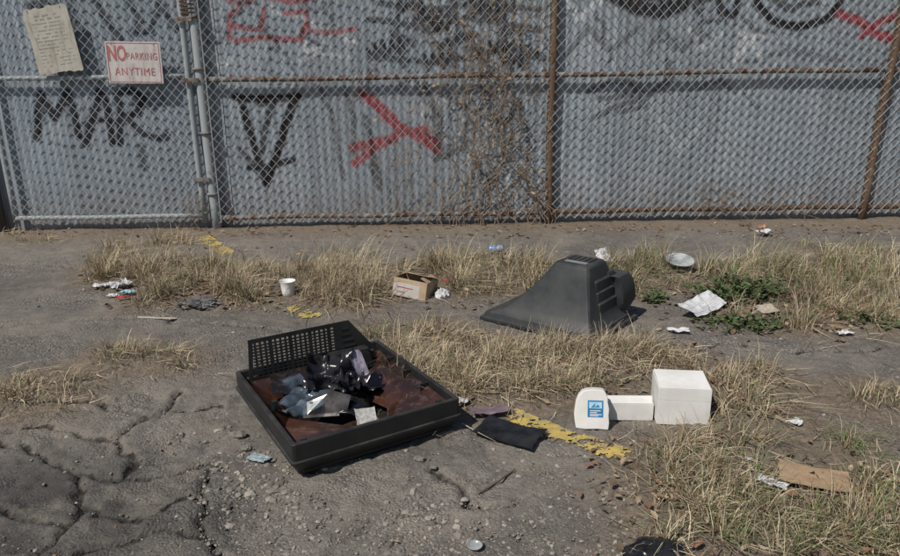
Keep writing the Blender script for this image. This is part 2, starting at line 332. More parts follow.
for i,(a,b) in enumerate(zip(edges[:-1],edges[1:])):
    gx=np.arange(a-.02,b+.02,.0078); gzz=np.linspace(-.02 if i%3 else -.03,z1w-.01*(i%2),int(z1w/.012))
    XX,ZZ=np.meshgrid(gx,gzz); pitch=.078 
    lap=-.004*(i%2)
    YY=-.0055*np.cos(2*math.pi*XX/pitch)+lap+.006*(fbm(XX*1.2,ZZ*1.2,61,2)-.5)+.003*(vn(XX*3,ZZ*2,i)-.5)
    n1,n2=XX.shape; ii=np.arange(n1*n2).reshape(n1,n2)
    F4=np.stack([ii[:-1,:-1],ii[:-1,1:],ii[1:,1:],ii[1:,:-1]],-1).reshape(-1,4)
    tone=np.full(XX.shape,[.0,.3,.08,.34,.03,.22,.12][i%7])+.5*np.exp(-((XX-a)/.018)**2)
    obj('metal_sheet',np.stack([XX,YY,ZZ],-1).reshape(-1,3),F4,m_wall,wall,smooth=True,attrs={'black':paint(XX,ZZ,BL,a,b),'red':paint(XX,ZZ,RD,a,b),'white':paint(XX,ZZ,WT,a,b),'tone':tone})
# ---------------------------------------------------------------- chain link
def chain(name,x0,x1,z0,z1,parent,oy,mat,a=.045,r=.0031):
    nw=int((x1-x0)/a); az=a*1.1; npt=int((z1-z0)/az)+1
    I,J=np.meshgrid(np.arange(nw),np.arange(npt),indexing='ij')
    px=x0+I*a+np.where((I+J)%2==1,a,0.)
    sag=.004*(fbm(px*1.5,J*.06,88,2)-.5)*2
    pz=z0+J*az+sag; py=np.where((I+J)%2==1,.003,-.003)+.016*(fbm(px*1.1,pz*1.3,90,2)-.5)
    px=px+.004*(fbm(px*2,pz*2,93,2)-.5)
    off=[(r,0,0),(0,r,0),(-r,0,0),(0,-r,0)]
    V=np.stack([np.stack([px+o[0]*1.3,py+o[1],pz+o[2]],-1) for o in off],2)
    V=V.reshape(-1,3); base=((I*npt+J)*4)[:,:-1]
    F=[]
    for k in range(4):
        F.append(np.stack([base+k,base+(k+1)%4,base+4+(k+1)%4,base+4+k],-1).reshape(-1,4))
    V[:,1]+=oy
    return obj(name,V,np.concatenate(F),mat,parent)
zmid=W(540,74.5,FY)[1]; zbot=W(540,211.5,FY)[1]
def wv(x,z0,z1,lean=0,n=8,amp=.006,y=0,s=1):
    return [(x+lean*(i/n)+amp*math.sin(i*1.3+s),y+amp*math.cos(i*1.7+s),z0+(z1-z0)*i/n) for i in range(n+1)]
def hv(x0,x1,z,n=14,amp=.005,y=0,s=1):
    return [(x0+(x1-x0)*i/n,y,z+amp*math.sin(i*1.1+s)) for i in range(n+1)]
fence=empty('chain_link_fence',(0,FY,0)); tag(fence,'rusty chain-link fence with brown pipe posts and rails right of the gate','chain-link fence')
def ties(x0,x1,z,rr,parent,step=.42):
    x=x0+.1
    while x<x1-.05:
        m=MB(); P=[(.012*math.sin(k),-.0+rr*1.25*math.cos(2*math.pi*k/10),rr*1.25*math.sin(2*math.pi*k/10)) for k in range(11)]
        m.tube(P,.0028,4); m.build('tie_wire',m_wire,parent,loc=(x,0,z)); x+=step*random.uniform(.8,1.2)
fx0=W(222,222,FY)[0]; fxm=W(548,222,FY)[0]; fxr=W(860,221,FY)[0]
gp=fx0-.055
MB().tube(wv(gp,-.1,2.7,0,amp=.003),.046,14).build('post',m_galv,fence,True)['label']='thick pale galvanised gate post'
MB().tube(wv(fxm,-.1,2.7,.01),.040,12).build('post',m_rust,fence,True)['label']='rusted middle post'
MB().tube(wv(fxr,-.1,2.7,.12),.040,12).build('post',m_rust,fence,True)['label']='leaning brown right-hand post'
MB().tube(wv(fxr+3.1,-.1,2.7,0),.036,12).build('post',m_rust,fence,True)
MB().tube(hv(gp,fxr,zmid,s=2),.025,10).build('rail',m_half,fence,True)
MB().tube(hv(fxr+.02,fxr+3.1,zmid-.01),.024,10).build('rail',m_half,fence,True)
MB().tube(hv(gp,fxm,zbot-.01,s=4),.025,10).build('rail',m_half,fence,True)
MB().tube(hv(fxm,fxr+3.1,zbot+.0,n=24,s=3),.026,10).build('rail',m_rust,fence,True)
MB().tube(hv(gp,fxr+3.1,2.62,s=3),.022,10).build('rail',m_half,fence,True)
chain('chain_link_mesh',fx0-.02,fxr+3.1,.05,2.62,fence,-.036,m_wire)
ties(fx0,fxr,zmid,.03,fence); ties(fx0,fxr,zbot,.03,fence)
for z in (.35,.95,1.55,2.02):
    m=MB(); m.tube([(gp+.055*math.cos(a),.055*math.sin(a)-.0,z) for a in np.linspace(0,2*math.pi,17)],.012,6)
    m.build('hinge_band',m_half,fence,True)
MB().tube([(gp+.062,-.035,z) for z in (.06,1,2,2.6)],.006,6).build('tension_bar',m_galv,fence)
gx0,gx1=W(16,221,FY)[0],W(208,222,FY)[0]-.03
gate=empty('chain_link_gate',(0,FY,0)); tag(gate,'tall chain-link gate leaf with pale pipe frame and two signs wired to it','gate')
zgb=W(110,220,FY)[1]; zgm=W(110,77,FY)[1]
MB().tube(wv(gx0,zgb,2.6,0,amp=.003),.026,10).build('stile',m_galv,gate,True)
MB().tube(wv(gx1,zgb-.04,2.6,0,amp=.003),.030,10).build('stile',m_galv,gate,True)
MB().tube(hv(gx0,gx1,zgb+.03,8,.003),.024,10).build('rail',m_galv,gate,True)
MB().tube(hv(gx0,gx1,zgm,8,.003),.022,10).build('rail',m_galv,gate,True)
MB().tube(hv(gx0,gx1,2.6,8,.003),.024,10).build('rail',m_galv,gate,True)
chain('chain_link_mesh',gx0,gx1-.01,zgb,2.58,gate,-.036,m_wire2)
for z in (.5,1.45,2.0): MB().box(gx1-.04,gp+.0,-.064,-.052,z-.02,z+.02).build('hinge_strap',m_half,gate,bevel=.002)
m=MB(); P=[(gp-.04+.075*math.cos(k*.7),-.0+.062*math.sin(k*.7),2.03+.004*k) for k in range(40)]; m.tube(P,.007,5)
tag(m.build('locking_chain',simple('rusty_chain',(.08,.045,.03),(.15,.08,.05),80,.7,.5),loc=(0,FY,0)),'rusty chain wrapped around the gate post near the top','chain')
tag(MB().tube(wv(0,-.1,2.7,0,amp=.003),.05,12).build('gate_post',m_darkpost,loc=(W(2,218,FY)[0]-.02,FY,0),smooth=True),'dark pipe post at the left edge beside the gate','post')
# ---------------------------------------------------------------- signs
def text(body,size,mat,parent,x,z,y,sx=1,off=.0):
    cu=bpy.data.curves.new('lettering','FONT'); cu.body=body; cu.size=size; cu.align_x='CENTER'; cu.align_y='CENTER'; cu.offset=off; cu.extrude=.0004
    if off==0: cu.space_character=1.12
    tmp=bpy.data.objects.new('tmp',cu); COL.objects.link(tmp); bpy.context.view_layer.update()
    me=bpy.data.meshes.new_from_object(tmp.evaluated_get(bpy.context.evaluated_depsgraph_get())); bpy.data.objects.remove(tmp)
    me.materials.clear(); me.materials.append(mat)
    o=bpy.data.objects.new('lettering',me); COL.objects.link(o); o.parent=parent; o.location=(x,y,z); o.rotation_euler=(math.pi/2,0,0); o.scale=(sx,1,1); return o
def signplate(w,h,mat,parent,name,seed,nick=.0):
    V=[];F=[];nxx,nzz=18,14
    for s_ in (0,1):
        for j in range(nzz+1):
            for i in range(nxx+1):
                x=(i/nxx-.5)*w; z=(j/nzz-.5)*h
                if nick:
                    if j==0: z+=nick*float(vn(i*.9,3,seed))
                    if j==nzz: z-=nick*float(vn(i*.9,9,seed))
                    if i==0: x+=nick*.7*float(vn(j*.9,5,seed))
                V.append((x,.002*s_+.0006*math.sin(i*.4+seed),z))
    n=(nxx+1)*(nzz+1)
    for j in range(nzz):
        for i in range(nxx):
            a=j*(nxx+1)+i; F.append((a,a+1,a+nxx+2,a+nxx+1)); F.append((a+n,a+n+nxx+1,a+n+nxx+2,a+n+1))
    return obj(name,V,F,mat,parent)
def weathered(name,c1,c2,stain,amt):
    t=NT(name); c=t.mix(t.ramp(t.noise(9,6,.7),.35,.65),c1,c2); c=t.mix(t.math('MULTIPLY',t.ramp(t.noise(1,6,.75,sc=(16,1,5)),.50,.66),amt),c,stain)
    c=t.mix(t.math('MULTIPLY',t.ramp(t.noise(45,5,.7),.58,.68),.6),c,stain); return t.fin(c,.65)
m_sw=weathered('sign_white',(.56,.53,.51),(.46,.42,.40),(.27,.20,.15),.6); m_sr=simple('sign_red',(.36,.07,.085),(.42,.22,.21),50,.6,.05)
x,z=W(134.5,62.5,FY-.05); s1=empty('parking_sign',(x,FY-.060,z)); s1.rotation_euler=(0,math.radians(1.5),0)
tag(s1,'white rectangular no parking sign with red lettering wired to the gate','sign')
signplate(.52,.385,m_sw,s1,'sign_plate',2,.006)
m=MB(); w,h=.245,.178
m.box(-w,w,-.0024,-.0012,h-.005,h); m.box(-w,w,-.0024,-.0012,-h,-h+.005); m.box(-w,-w+.005,-.0024,-.0012,-h+.005,h-.005); m.box(w-.005,w,-.0024,-.0012,-h+.005,h-.005)
m.build('border',m_sr,s1)
text('NO',.185,m_sr,s1,-.152,.075,-.0022,.60,.005); text('PARKING',.092,m_sr,s1,.080,.055,-.0022,.70); text('ANYTIME',.100,m_sr,s1,0.0,-.085,-.0022,.84)
for a in (-.2,.2): MB().tube([(a,-.01,.16),(a+.01,.03,.22)],.003,4).build('wire',m_wire,s1)
m_sc=weathered('sign_cream',(.47,.445,.385),(.37,.345,.29),(.22,.19,.15),.7); m_fg=simple('faded_print',(.24,.235,.215),(.40,.38,.33),25,.7,.0)
x,z=W(53,40,FY-.05); s2_=empty('faded_notice_sign',(x,FY-.060,z)); s2_.rotation_euler=(0,math.radians(-7),0)
tag(s2_,'weathered cream notice board with faded print on the upper left of the gate','sign')
signplate(.43,.62,m_sc,s2_,'sign_plate',5,.03)
m=MB(); rr=random.Random(4)
for k,zz in enumerate(np.linspace(.22,-.22,15)):
    x0=-.15+(.04 if k<2 else 0)
    while x0<(.12 if k<2 else .15):
        wd=rr.uniform(.006,.022)
        if rr.random()<.65: m.box(x0,min(x0+wd,.17),-.0022,-.0012,zz-.003,zz+.003+(.008 if k in(0,1) else 0))
        x0+=wd+.006
m.build('faded_print',m_fg,s2_)
for a in (-.16,.15): MB().tube([(a,-.008,.27),(a+.01,.03,.36)],.003,4).build('wire',m_wire,s2_)
# ---------------------------------------------------------------- grass
def grass(name,T,label,cat,kind=None,group=None,seed=1):
    r=np.random.default_rng(seed); Vs=[];Fs=[];Cs=[];off=0
    for (tx,ty,h,bl,gr) in T:
        n=max(8,int(bl)); spread=.04+.04*r.random(); rad=np.abs(r.normal(0,spread,n)); an=r.uniform(0,6.283,n)
        loose=r.random(n)<.34; rad=np.where(loose,np.abs(r.normal(0,.14,n)),rad)
        bx=tx+rad*np.cos(an); by=ty+rad*np.sin(an); bz=gh(bx,by)+np.clip(dsamp(bx,by),0,3)*.009-.004
        lean=r.uniform(0,6.28); dr=an+r.normal(0,.7,n); dr=np.where(r.random(n)<.35,lean+r.normal(0,.5,n),dr); L=(h+.045)*r.uniform(.4,1.5,n)
        out=r.uniform(.45,1.2,n); flat=(r.random(n)<.32)|loose; out=np.where(flat,r.uniform(1.25,1.75,n),out)
        bz=np.where(loose,bz+.01+.025*r.random(n),bz)
        wd=r.uniform(.0009,.0020,n)*(1.0+.25*np.hypot(tx,ty)/3)
        side=np.stack([-np.sin(dr),np.cos(dr)],-1)
        kink=r.normal(0,.45,n)
        pts=[];K=4
        px=bx.copy();py=by.copy();pz=bz.copy()
        for k in range(K+1):
            f=k/K; ww=wd*(1-f*.8)
            pts.append((px.copy(),py.copy(),pz.copy(),ww))
            tilt=np.clip(out*(.25+1.4*f),0,2.0); tilt=np.where(loose,1.5,tilt); st=L/K; d2=dr+kink*f
            px+=np.cos(d2)*np.sin(tilt)*st; py+=np.sin(d2)*np.sin(tilt)*st; pz+=np.cos(tilt)*st
            gg=gh(px,py)+np.clip(dsamp(px,py),0,3)*.009+.004+.016*r.random(n); pz=np.maximum(pz,gg)
        V=np.zeros((n,(K+1)*2,3))
        for k,(a,b,c_,ww) in enumerate(pts):
            V[:,2*k,0]=a-side[:,0]*ww;V[:,2*k,1]=b-side[:,1]*ww;V[:,2*k,2]=c_
            V[:,2*k+1,0]=a+side[:,0]*ww;V[:,2*k+1,1]=b+side[:,1]*ww;V[:,2*k+1,2]=c_+ww*.5
        q=np.arange(n)[:,None]*((K+1)*2)
        for k in range(K): Fs.append(np.stack([q[:,0]+2*k,q[:,0]+2*k+1,q[:,0]+2*k+3,q[:,0]+2*k+2],-1)+off)
        u=r.random((n,1)); tv_=.75+.45*r.random(); straw=np.array([.48,.40,.27])*tv_*(.5+.75*r.random((n,1))); br=np.array([.21,.15,.09])*(.6+.8*r.random((n,1))); green=np.array([.12,.155,.06])*(.6+.8*r.random((n,1)))
        cc=np.where(u<.68,straw,br); cc=np.where(r.random((n,1))<gr,green,cc)
        Cs.append(np.repeat(cc[:,None,:],(K+1)*2,1).reshape(-1,3)); Vs.append(V.reshape(-1,3)); off+=n*(K+1)*2
    o=obj(name,np.concatenate(Vs),np.concatenate(Fs),m_grass,col=np.concatenate(Cs))
    return tag(o,label,cat,group,kind)
grass('dry_grass',TUFTS['left'],'long strip of dead straw grass from the left to behind the small carton','grass','stuff',seed=1)
grass('dry_grass',TUFTS['right'],'dead grass with green shoots growing behind and right of the black casing','grass','stuff',seed=2)
grass('dry_grass',TUFTS['centre'],'matted straw grass between the black frame and the black casing','grass','stuff',seed=3)
grass('dry_grass',TUFTS['mid'],'thin straw patch just right of the white cube box','grass','stuff',seed=4)
grass('dry_grass',TUFTS['front'],'dry and green grass in the right foreground','grass','stuff',seed=5)
for i,(lab,T) in enumerate(SOLOT): grass('grass_tuft',T,lab,'grass tuft',seed=20+i)
# ---------------------------------------------------------------- leaves, gravel (stuff)
def scatter_leaves(regs,label,seed):
    r=np.random.default_rng(seed); V=[];F=[];C=[]
    for (a,b,c_,d,n,sz) in regs:
        for i in range(n):
            x,y=G(r.uniform(a,b),r.uniform(c_,d)); 
            if y>WY-.03 : continue
            dd=float(dsamp(np.array(x),np.array(y)))
            if r.random()<.6 and float(fbm(x*2.2,y*2.2,99,3))<.5: continue
            if dd<.25 and y<6.3 and r.random()<.55: continue
            z=gz2(x,y)+r.uniform(.005,.035 if dd>.6 else .014)
            s=sz*r.uniform(.4,1.3); an=r.uniform(0,6.28); tl=r.normal(0,.35); cu=r.uniform(.1,.6)
            R=Matrix.Rotation(an,3,'Z')@Matrix.Rotation(tl,3,'X')@Matrix.Rotation(r.normal(0,.3),3,'Y')
            pts=[(-1,0,0),(-.45,.42,cu*.5),(.35,.5,cu*.6),(1.1,.0,cu*.2),(.35,-.5,cu*.5),(-.4,-.45,cu*.5),(-.4,0,0),(.4,0,0)]
            k=len(V)
            for p in pts:
                q=R@Vector(p)*s*.5; V.append((x+q.x,y+q.y,max(z+q.z,gz(x,y)+.002)))
            F+=[(k,k+6,k+1),(k+1,k+6,k+7,k+2),(k+2,k+7,k+3),(k,k+5,k+6),(k+5,k+4,k+7,k+6),(k+4,k+3,k+7)]
            base=[(.19,.125,.08),(.27,.185,.115),(.15,.105,.07),(.36,.275,.19),(.21,.12,.07)][r.integers(5)]; base=np.array(base)*r.uniform(.6,1.15)
            C+=[base]*8
    return tag(obj('fallen_leaves',V,F,m_leaf,col=np.array(C)),label,'fallen leaves',kind='stuff')
scatter_leaves([(0,900,224,238,700,.045),(80,560,244,312,900,.042),(200,340,285,312,180,.052)],'brown leaf litter along the fence foot and back grass strip',1)
scatter_leaves([(600,900,255,335,650,.045),(690,900,330,345,30,.04),(380,720,330,410,520,.036),(700,800,375,430,130,.036)],'brown leaves caught in the grass around the black casing',2)
scatter_leaves([(570,900,440,575,300,.032),(650,900,480,575,280,.036),(0,560,330,575,50,.02)],'brown leaves scattered over the foreground',3)
t_=(1+5**.5)/2
ICO=np.array([(-1,t_,0),(1,t_,0),(-1,-t_,0),(1,-t_,0),(0,-1,t_),(0,1,t_),(0,-1,-t_),(0,1,-t_),(t_,0,-1),(t_,0,1),(-t_,0,-1),(-t_,0,1)])/1.9
ICF=np.array([(0,11,5),(0,5,1),(0,1,7),(0,7,10),(0,10,11),(1,5,9),(5,11,4),(11,10,2),(10,7,6),(7,1,8),(3,9,4),(3,4,2),(3,2,6),(3,6,8),(3,8,9),(4,9,5),(2,4,11),(6,2,10),(8,6,7),(9,8,1)])
def gravel(regs,label,seed):
    r=np.random.default_rng(seed); Vs=[];Fs=[];Cs=[];o=0
    for (a,b,c_,d,n,sz) in regs:
        for i in range(n):
            x,y=G(r.uniform(a,b),r.uniform(c_,d))
            if r.random()<.85 and float(fbm(x*2.5,y*2.5,71,3))<.5: continue
            s=sz*np.clip(r.lognormal(0,.6),.3,3.4)
            v=ICO*(1+r.uniform(-.3,.3,(12,1)))*np.array([1,r.uniform(.6,1),r.uniform(.4,.75)])*s
            an=r.uniform(0,6.28); ca,sa=math.cos(an),math.sin(an); v=np.stack([v[:,0]*ca-v[:,1]*sa,v[:,0]*sa+v[:,1]*ca,v[:,2]],-1)
            Vs.append(v+np.array([x,y,gz2(x,y)+s*.08])); Fs.append(ICF+o); o+=12
            cc=np.array([.235,.21,.178])*r.uniform(.45,1.4); Cs.append(np.repeat(cc[None],12,0))
    return tag(obj('gravel',np.concatenate(Vs),np.concatenate(Fs),m_stone,col=np.concatenate(Cs)),label,'gravel',kind='stuff')
gravel([(200,640,430,575,4200,.0033),(0,240,395,575,1000,.0033),(560,900,400,560,900,.0033),(380,480,450,556,180,.0055),(215,310,430,500,300,.0065),(0,250,430,470,320,.004),(225,480,470,530,220,.0055)],'loose grey gravel over the foreground asphalt',1)
gravel([(0,420,305,400,500,.0045),(600,900,325,400,400,.0045),(0,900,230,262,600,.007)],'scattered stones over the rear asphalt',2)
# ---------------------------------------------------------------- dry vines on the fence
def vine(name,x0,lo,hi,label,seed,n=16,top=2.5,rc_=.004,leafp=.4,side=.30):
    r=random.Random(seed); m=MB(); LV=[];LF=[];LC=[]
    root=empty(name,(x0,FY-.065,0)); tag(root,label,'dead vine')
    for s_ in range(n):
        x=r.uniform(lo*.7,hi*.9); z=gz(x0,FY); hh=r.uniform(.35,1)**.6*top; tx=r.uniform(lo,hi)-x; P=[]; st=int(hh/.05); ph=r.uniform(0,6)
        for k in range(st+1):
            f=k/max(st,1); P.append((x+tx*f*(hh/top)+.09*math.sin(k*.33+ph)+.03*math.sin(k*.9+s_)+r.uniform(-.012,.012),-.02*math.sin(k*.9+s_),z+hh*f))
            if r.random()<side and k>1:
                p=P[-1]; ln=r.uniform(.05,.24); an=r.uniform(-1.5,1.5)
                q=[p,(p[0]+ln*.5*math.sin(an),p[1]-.02,p[2]+ln*.45*abs(math.cos(an))),(p[0]+ln*math.sin(an),p[1]-.01,p[2]+ln*.4*r.uniform(-.6,1))]
                m.tube(q,[.0026,.002,.0013],3)
                if r.random()<leafp:
                    p=q[-1]; s3=r.uniform(.012,.028); a=r.uniform(0,6.28); k0=len(LV)
                    for (u,v) in ((-1,0),(0,.5),(1,0),(0,-.5)):
                        LV.append((p[0]+s3*(u*math.cos(a)-v*math.sin(a)),p[1]+r.uniform(-.015,.01),p[2]+s3*(u*math.sin(a)+v*math.cos(a))))
                    LF.append((k0,k0+1,k0+2,k0+3)); LC+=[np.array([(.28,.19,.12),(.36,.27,.175),(.20,.135,.09)][r.randrange(3)])]*4
        m.tube(P,[rc_*(1-.5*i/len(P)) for i in range(len(P))],4)
    m.build('stems',simple('dry_vine_stem'+str(seed),(.30,.22,.15),(.16,.11,.075),40,.85,.3),root)
    obj('leaves',LV,LF,m_leaf,root,col=np.array(LC))
vine('dried_vine',fxm-.52,-.78,.62,'dead brown vine spread over the fence left of the rusted middle post',3,27,2.6,.0046,.55,.26)
vine('dried_vine',W(180,215,FY)[0],-.1,.3,'thin dead weed stalks standing at the foot of the gate post',5,5,.5,.0028)
vine('dried_vine',W(395,215,FY)[0],-.5,.5,'few dead stalks rising by the wall below the red cross',8,7,1.5,.0032)
vine('dried_vine',W(745,215,FY)[0],-.8,.8,'thin dead stalks at the fence foot between middle and right post',9,10,.45,.0028)
# ---------------------------------------------------------------- plastic materials
def plastic(name,base,dust,amt,rough):
    t=NT(name); n=t.noise(6,6,.7); gn=t.n('ShaderNodeNewGeometry'); s=t.n('ShaderNodeSeparateXYZ'); t.l(gn.outputs['Normal'],s.inputs[0])
    up=t.ramp(s.outputs[2],-.1,1,.25,1); f=t.math('MULTIPLY',t.math('MULTIPLY',t.ramp(n,.35,.7),up),amt)
    f=t.math('ADD',f,t.math('MULTIPLY',t.ramp(t.noise(120,3),.6,.75),.25*amt),True)
    t.bump(t.noise(260,2),.15,.001); t.b.inputs['Specular IOR Level'].default_value=.4
    return t.fin(t.mix(f,base,dust),t.ramp(n,.3,.7,rough,rough+.2))
m_blk=plastic('dusty_black_plastic',(.010,.011,.012),(.12,.108,.095),.42,.38)
m_blk2=plastic('charcoal_plastic',(.022,.025,.027),(.11,.106,.10),.55,.45)
def gloss(name,c1,c2,dustf):
    t=NT(name); cc=t.mix(t.ramp(t.noise(4,4,.6),.40,.60),c1,c2); cc=t.mix(t.math('MULTIPLY',t.ramp(t.noise(16,7,.75),.52,.68),dustf),cc,(.20,.165,.13)); t.b.inputs['Specular IOR Level'].default_value=.7
    return t.fin(cc,t.ramp(t.noise(12),.3,.7,.12,.32))
m_brown=gloss('reddish_brown_gloss',(.022,.011,.009),(.068,.026,.016),.35); m_gblk=gloss('black_gloss',(.008,.008,.009),(.020,.012,.010),.25)
m_dk=simple('dark_void_shade',(.006,.006,.007),(.02,.019,.018),10,.8,0)
# ---------------------------------------------------------------- television front frame (open tray)
Fp=Vector(G(297,487)); Rp=Vector(G(469,437)); ud=(Rp-Fp); LU=ud.length; rz=math.atan2(ud.y,ud.x)+math.radians(2.5); LV_=.82
tv=empty('television_front_frame',(Fp.x-.01,Fp.y,gz(Fp.x,Fp.y)+.004),rz)
tag(tv,'broken black television front frame lying face down with a perforated panel standing at its back','television frame')
def ring(i,z,r): return rrect(i,LU-i,i,LV_-i,z,max(r,.003),2)
m=MB()
m.loft([ring(.060,.002,.012),ring(.045,.008,.014),ring(.004,.074,.014),ring(.0,.078,.014),ring(.0,.088,.014),ring(.007,.092,.014),ring(.007,.160,.012),ring(.010,.164,.010),ring(.023,.164,.008),ring(.026,.160,.006),ring(.030,.06,.006),ring(.032,.02,.006),ring(.05,.006,.006)],True,True)
m.build('outer_rim',m_blk,tv)
m=MB()
def rr2(x0,x1,y0,y1,z,r=.02): return rrect(x0,x1,y0,y1,z,r,3)
m.loft([rr2(.031,LU-.031,.031,LV_-.031,.130,.006),rr2(.044,LU-.044,.044,LV_-.044,.126,.008),rr2(.135,LU-.135,.135,LV_-.15,.050,.02),rr2(.145,LU-.145,.145,LV_-.16,.048,.02),rr2(.15,LU-.15,.15,LV_-.165,.016)],False,False)
m.build('inner_mask',m_brown,tv)
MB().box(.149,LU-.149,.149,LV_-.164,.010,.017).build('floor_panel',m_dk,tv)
for (x,y) in ((.075,.075),(LU-.075,.075),(LU-.075,LV_-.075),(.075,.45)):
    MB().tube([(x,y,.06),(x,y,.145)],.012,10).build('screw_boss',m_blk,tv)
for y in (.25,.42,.6): MB().box(LU-.066,LU-.0305,y-.003,y+.003,.05,.148).build('stiffening_rib',m_blk,tv)
for x in (.25,.5): MB().box(x-.003,x+.003,.0305,.07,.05,.148).build('stiffening_rib',m_blk,tv)
MB().plate([(.44,.10,.085),(LU-.085,.085,.118),(LU-.070,.34,.124),(LU-.10,.56,.130),(.55,.55,.100),(.49,.38,.066),(.52,.26,.070)]).build('broken_panel',m_brown,tv,bevel=.001)
MB().plate([(.050,.060,.125),(.33,.060,.118),(.43,.13,.090),(.36,.22,.078),(.27,.20,.080),(.20,.30,.075),(.10,.34,.105),(.055,.24,.120)]).build('broken_panel',m_brown,tv,bevel=.001)
MB().plate([(.11,.60,.11),(.28,.54,.085),(.42,.60,.10),(.50,.71,.15),(.14,.72,.15)]).build('broken_panel',m_gblk,tv,bevel=.001)
MB().plate([(.17,.36,.075),(.33,.27,.085),(.37,.30,.155),(.30,.36,.175),(.19,.41,.13)],.004).build('broken_shard',m_gblk,tv)
def curl(w,r,arc,n=16,m_=8,seed=0):
    V=[];F=[]
    for j in range(m_+1):
        for i in range(n+1):
            a=arc*(i/n-.5); rr_=r*(1+.12*math.sin(j*1.3+seed)+.1*float(vn(i*.7,j*.7,seed))); V.append((w*(j/m_-.5),rr_*math.sin(a),rr_*math.cos(a)-r*.6))
    for j in range(m_):
        for i in range(n):
            a=j*(n+1)+i; F.append((a,a+1,a+n+2,a+n+1))
    return V,F
for (w_,r_,arc,lx,ly,lz,rx,rz_,sd_) in ((.24,.07,1.8,.40,.33,.07,.4,.9,21),(.20,.06,2.2,.30,.60,.10,-.5,.3,24),(.16,.05,2.0,.50,.44,.09,.7,2.0,27)):
    V,F=curl(w_,r_,arc,seed=sd_); o=obj('curved_fragment',V,F,m_gblk,tv,smooth=True); o.location=(lx,ly,lz); o.rotation_euler=(rx,0,rz_); o.modifiers.new('s','SOLIDIFY').thickness=.003
def panel():
    m=MB(); L1=.50; Hh=.235; z0=.02; x0=.045; nc,nr=17,11
    m.box(x0-.006,L1,-.003,.003,z0,z0+.05); m.box(x0+.014,L1,-.003,.003,z0+Hh-.02,z0+Hh)
    m.add([(x0,-.0028,z0+.05),(x0+.02,-.0028,z0+.05),(x0+.034,-.0028,z0+Hh-.02),(x0+.014,-.0028,z0+Hh-.02),(x0,.0028,z0+.05),(x0+.02,.0028,z0+.05),(x0+.034,.0028,z0+Hh-.02),(x0+.014,.0028,z0+Hh-.02)],[(0,1,2,3),(7,6,5,4),(0,4,5,1),(2,6,7,3),(1,5,6,2),(0,3,7,4)])
    m.box(L1-.022,L1,-.0028,.0028,z0+.05,z0+Hh-.02)
    ax,bx=x0+.02,L1-.022; az,bz=z0+.05,z0+Hh-.02
    for i in range(1,nc):
        x=ax+(bx-ax)*i/nc; w=.0052 if i%4 else .009; m.box(x-w,x+w,-.0022,.0022,az,bz)
    for j in range(1,nr):
        z=az+(bz-az)*j/nr; m.box(ax+.01,bx,-.0026,.0026,z-.0036,z+.0036)
    return m
p=panel().build('vent_grille',m_blk,tv); p.location=(.012,LV_-.060,.060); p.rotation_euler=(math.radians(-5),0,0)
m=MB(); 
V=[(.50,0,.02),(.70,0,.02),(.70,0,.09),(.665,0,.12),(.56,0,.255),(.50,0,.255)]
m.add([(a,-.0035,c) for a,b,c in V]+[(a,.0035,c) for a,b,c in V],[tuple(range(6)),tuple(range(11,5,-1))]+[(i,i+6,(i+1)%6+6,(i+1)%6) for i in range(6)])
for j in range(5): m.box(.515,.60-.012*j,-.0065,-.0035,.09+.03*j,.098+.03*j)
p=m.build('side_bracket',m_blk,tv); p.location=(.012,LV_-.060,.060); p.rotation_euler=(math.radians(-5),0,0)
m=MB(); m.loft([rr2(.42,.66,LV_-.135,LV_-.072,.08,.008),rr2(.44,.64,LV_-.125,LV_-.072,.180,.008)],False,True); m.build('rear_box_section',m_blk,tv)
TVM=Matrix.Translation(tv.location)@Matrix.Rotation(rz,4,'Z')
def tvp(x,y,z): return TVM@Vector((x,y,z))
# ---------------------------------------------------------------- crumpled helpers
def sheet(w,h,nx_,ny_,amp,fq,seed,bend=0,fold=0):
    j,i=np.meshgrid(np.arange(ny_+1),np.arange(nx_+1),indexing='ij'); u=i/nx_-.5; v=j/ny_-.5
    n=fbm(u*fq+seed,v*fq+seed*2,seed,3); n2=np.abs(vn(u*fq*1.7+9,v*fq*1.7,seed+3)-.5)*2
    z=amp*(n-.35)+amp*.8*(1-n2)+bend*(u*u)*4+fold*np.abs(u+v*.3)
    ed=.12*(fbm(u*6+seed,v*6,seed+5,2)-.5)
    x=u*w*(1+ed)+amp*.35*(vn(u*fq*2,v*fq*2,seed+8)-.5); y=v*h*(1+ed)+amp*.35*(vn(u*fq*2,v*fq*2,seed+9)-.5)
    V=np.stack([x,y,z],-1).reshape(-1,3).tolist(); F=[]
    for a_ in range(ny_):
        for b_ in range(nx_):
            a=a_*(nx_+1)+b_; F.append((a,a+1,a+nx_+2,a+nx_+1))
    return V,F
def put(name,V,F,mat,px,py,label,cat,rz=0,rx=0,ry=0,dz=.006,loc=None,smooth=False,group=None,zh=0):
    if loc is None:
        x,y=G(px,py,zh); loc=(x,y,gz2(x,y)+dz)
    o=obj(name,V,F,mat,smooth=smooth); o.location=loc; o.rotation_euler=(rx,ry,rz)
    return tag(o,label,cat,group)
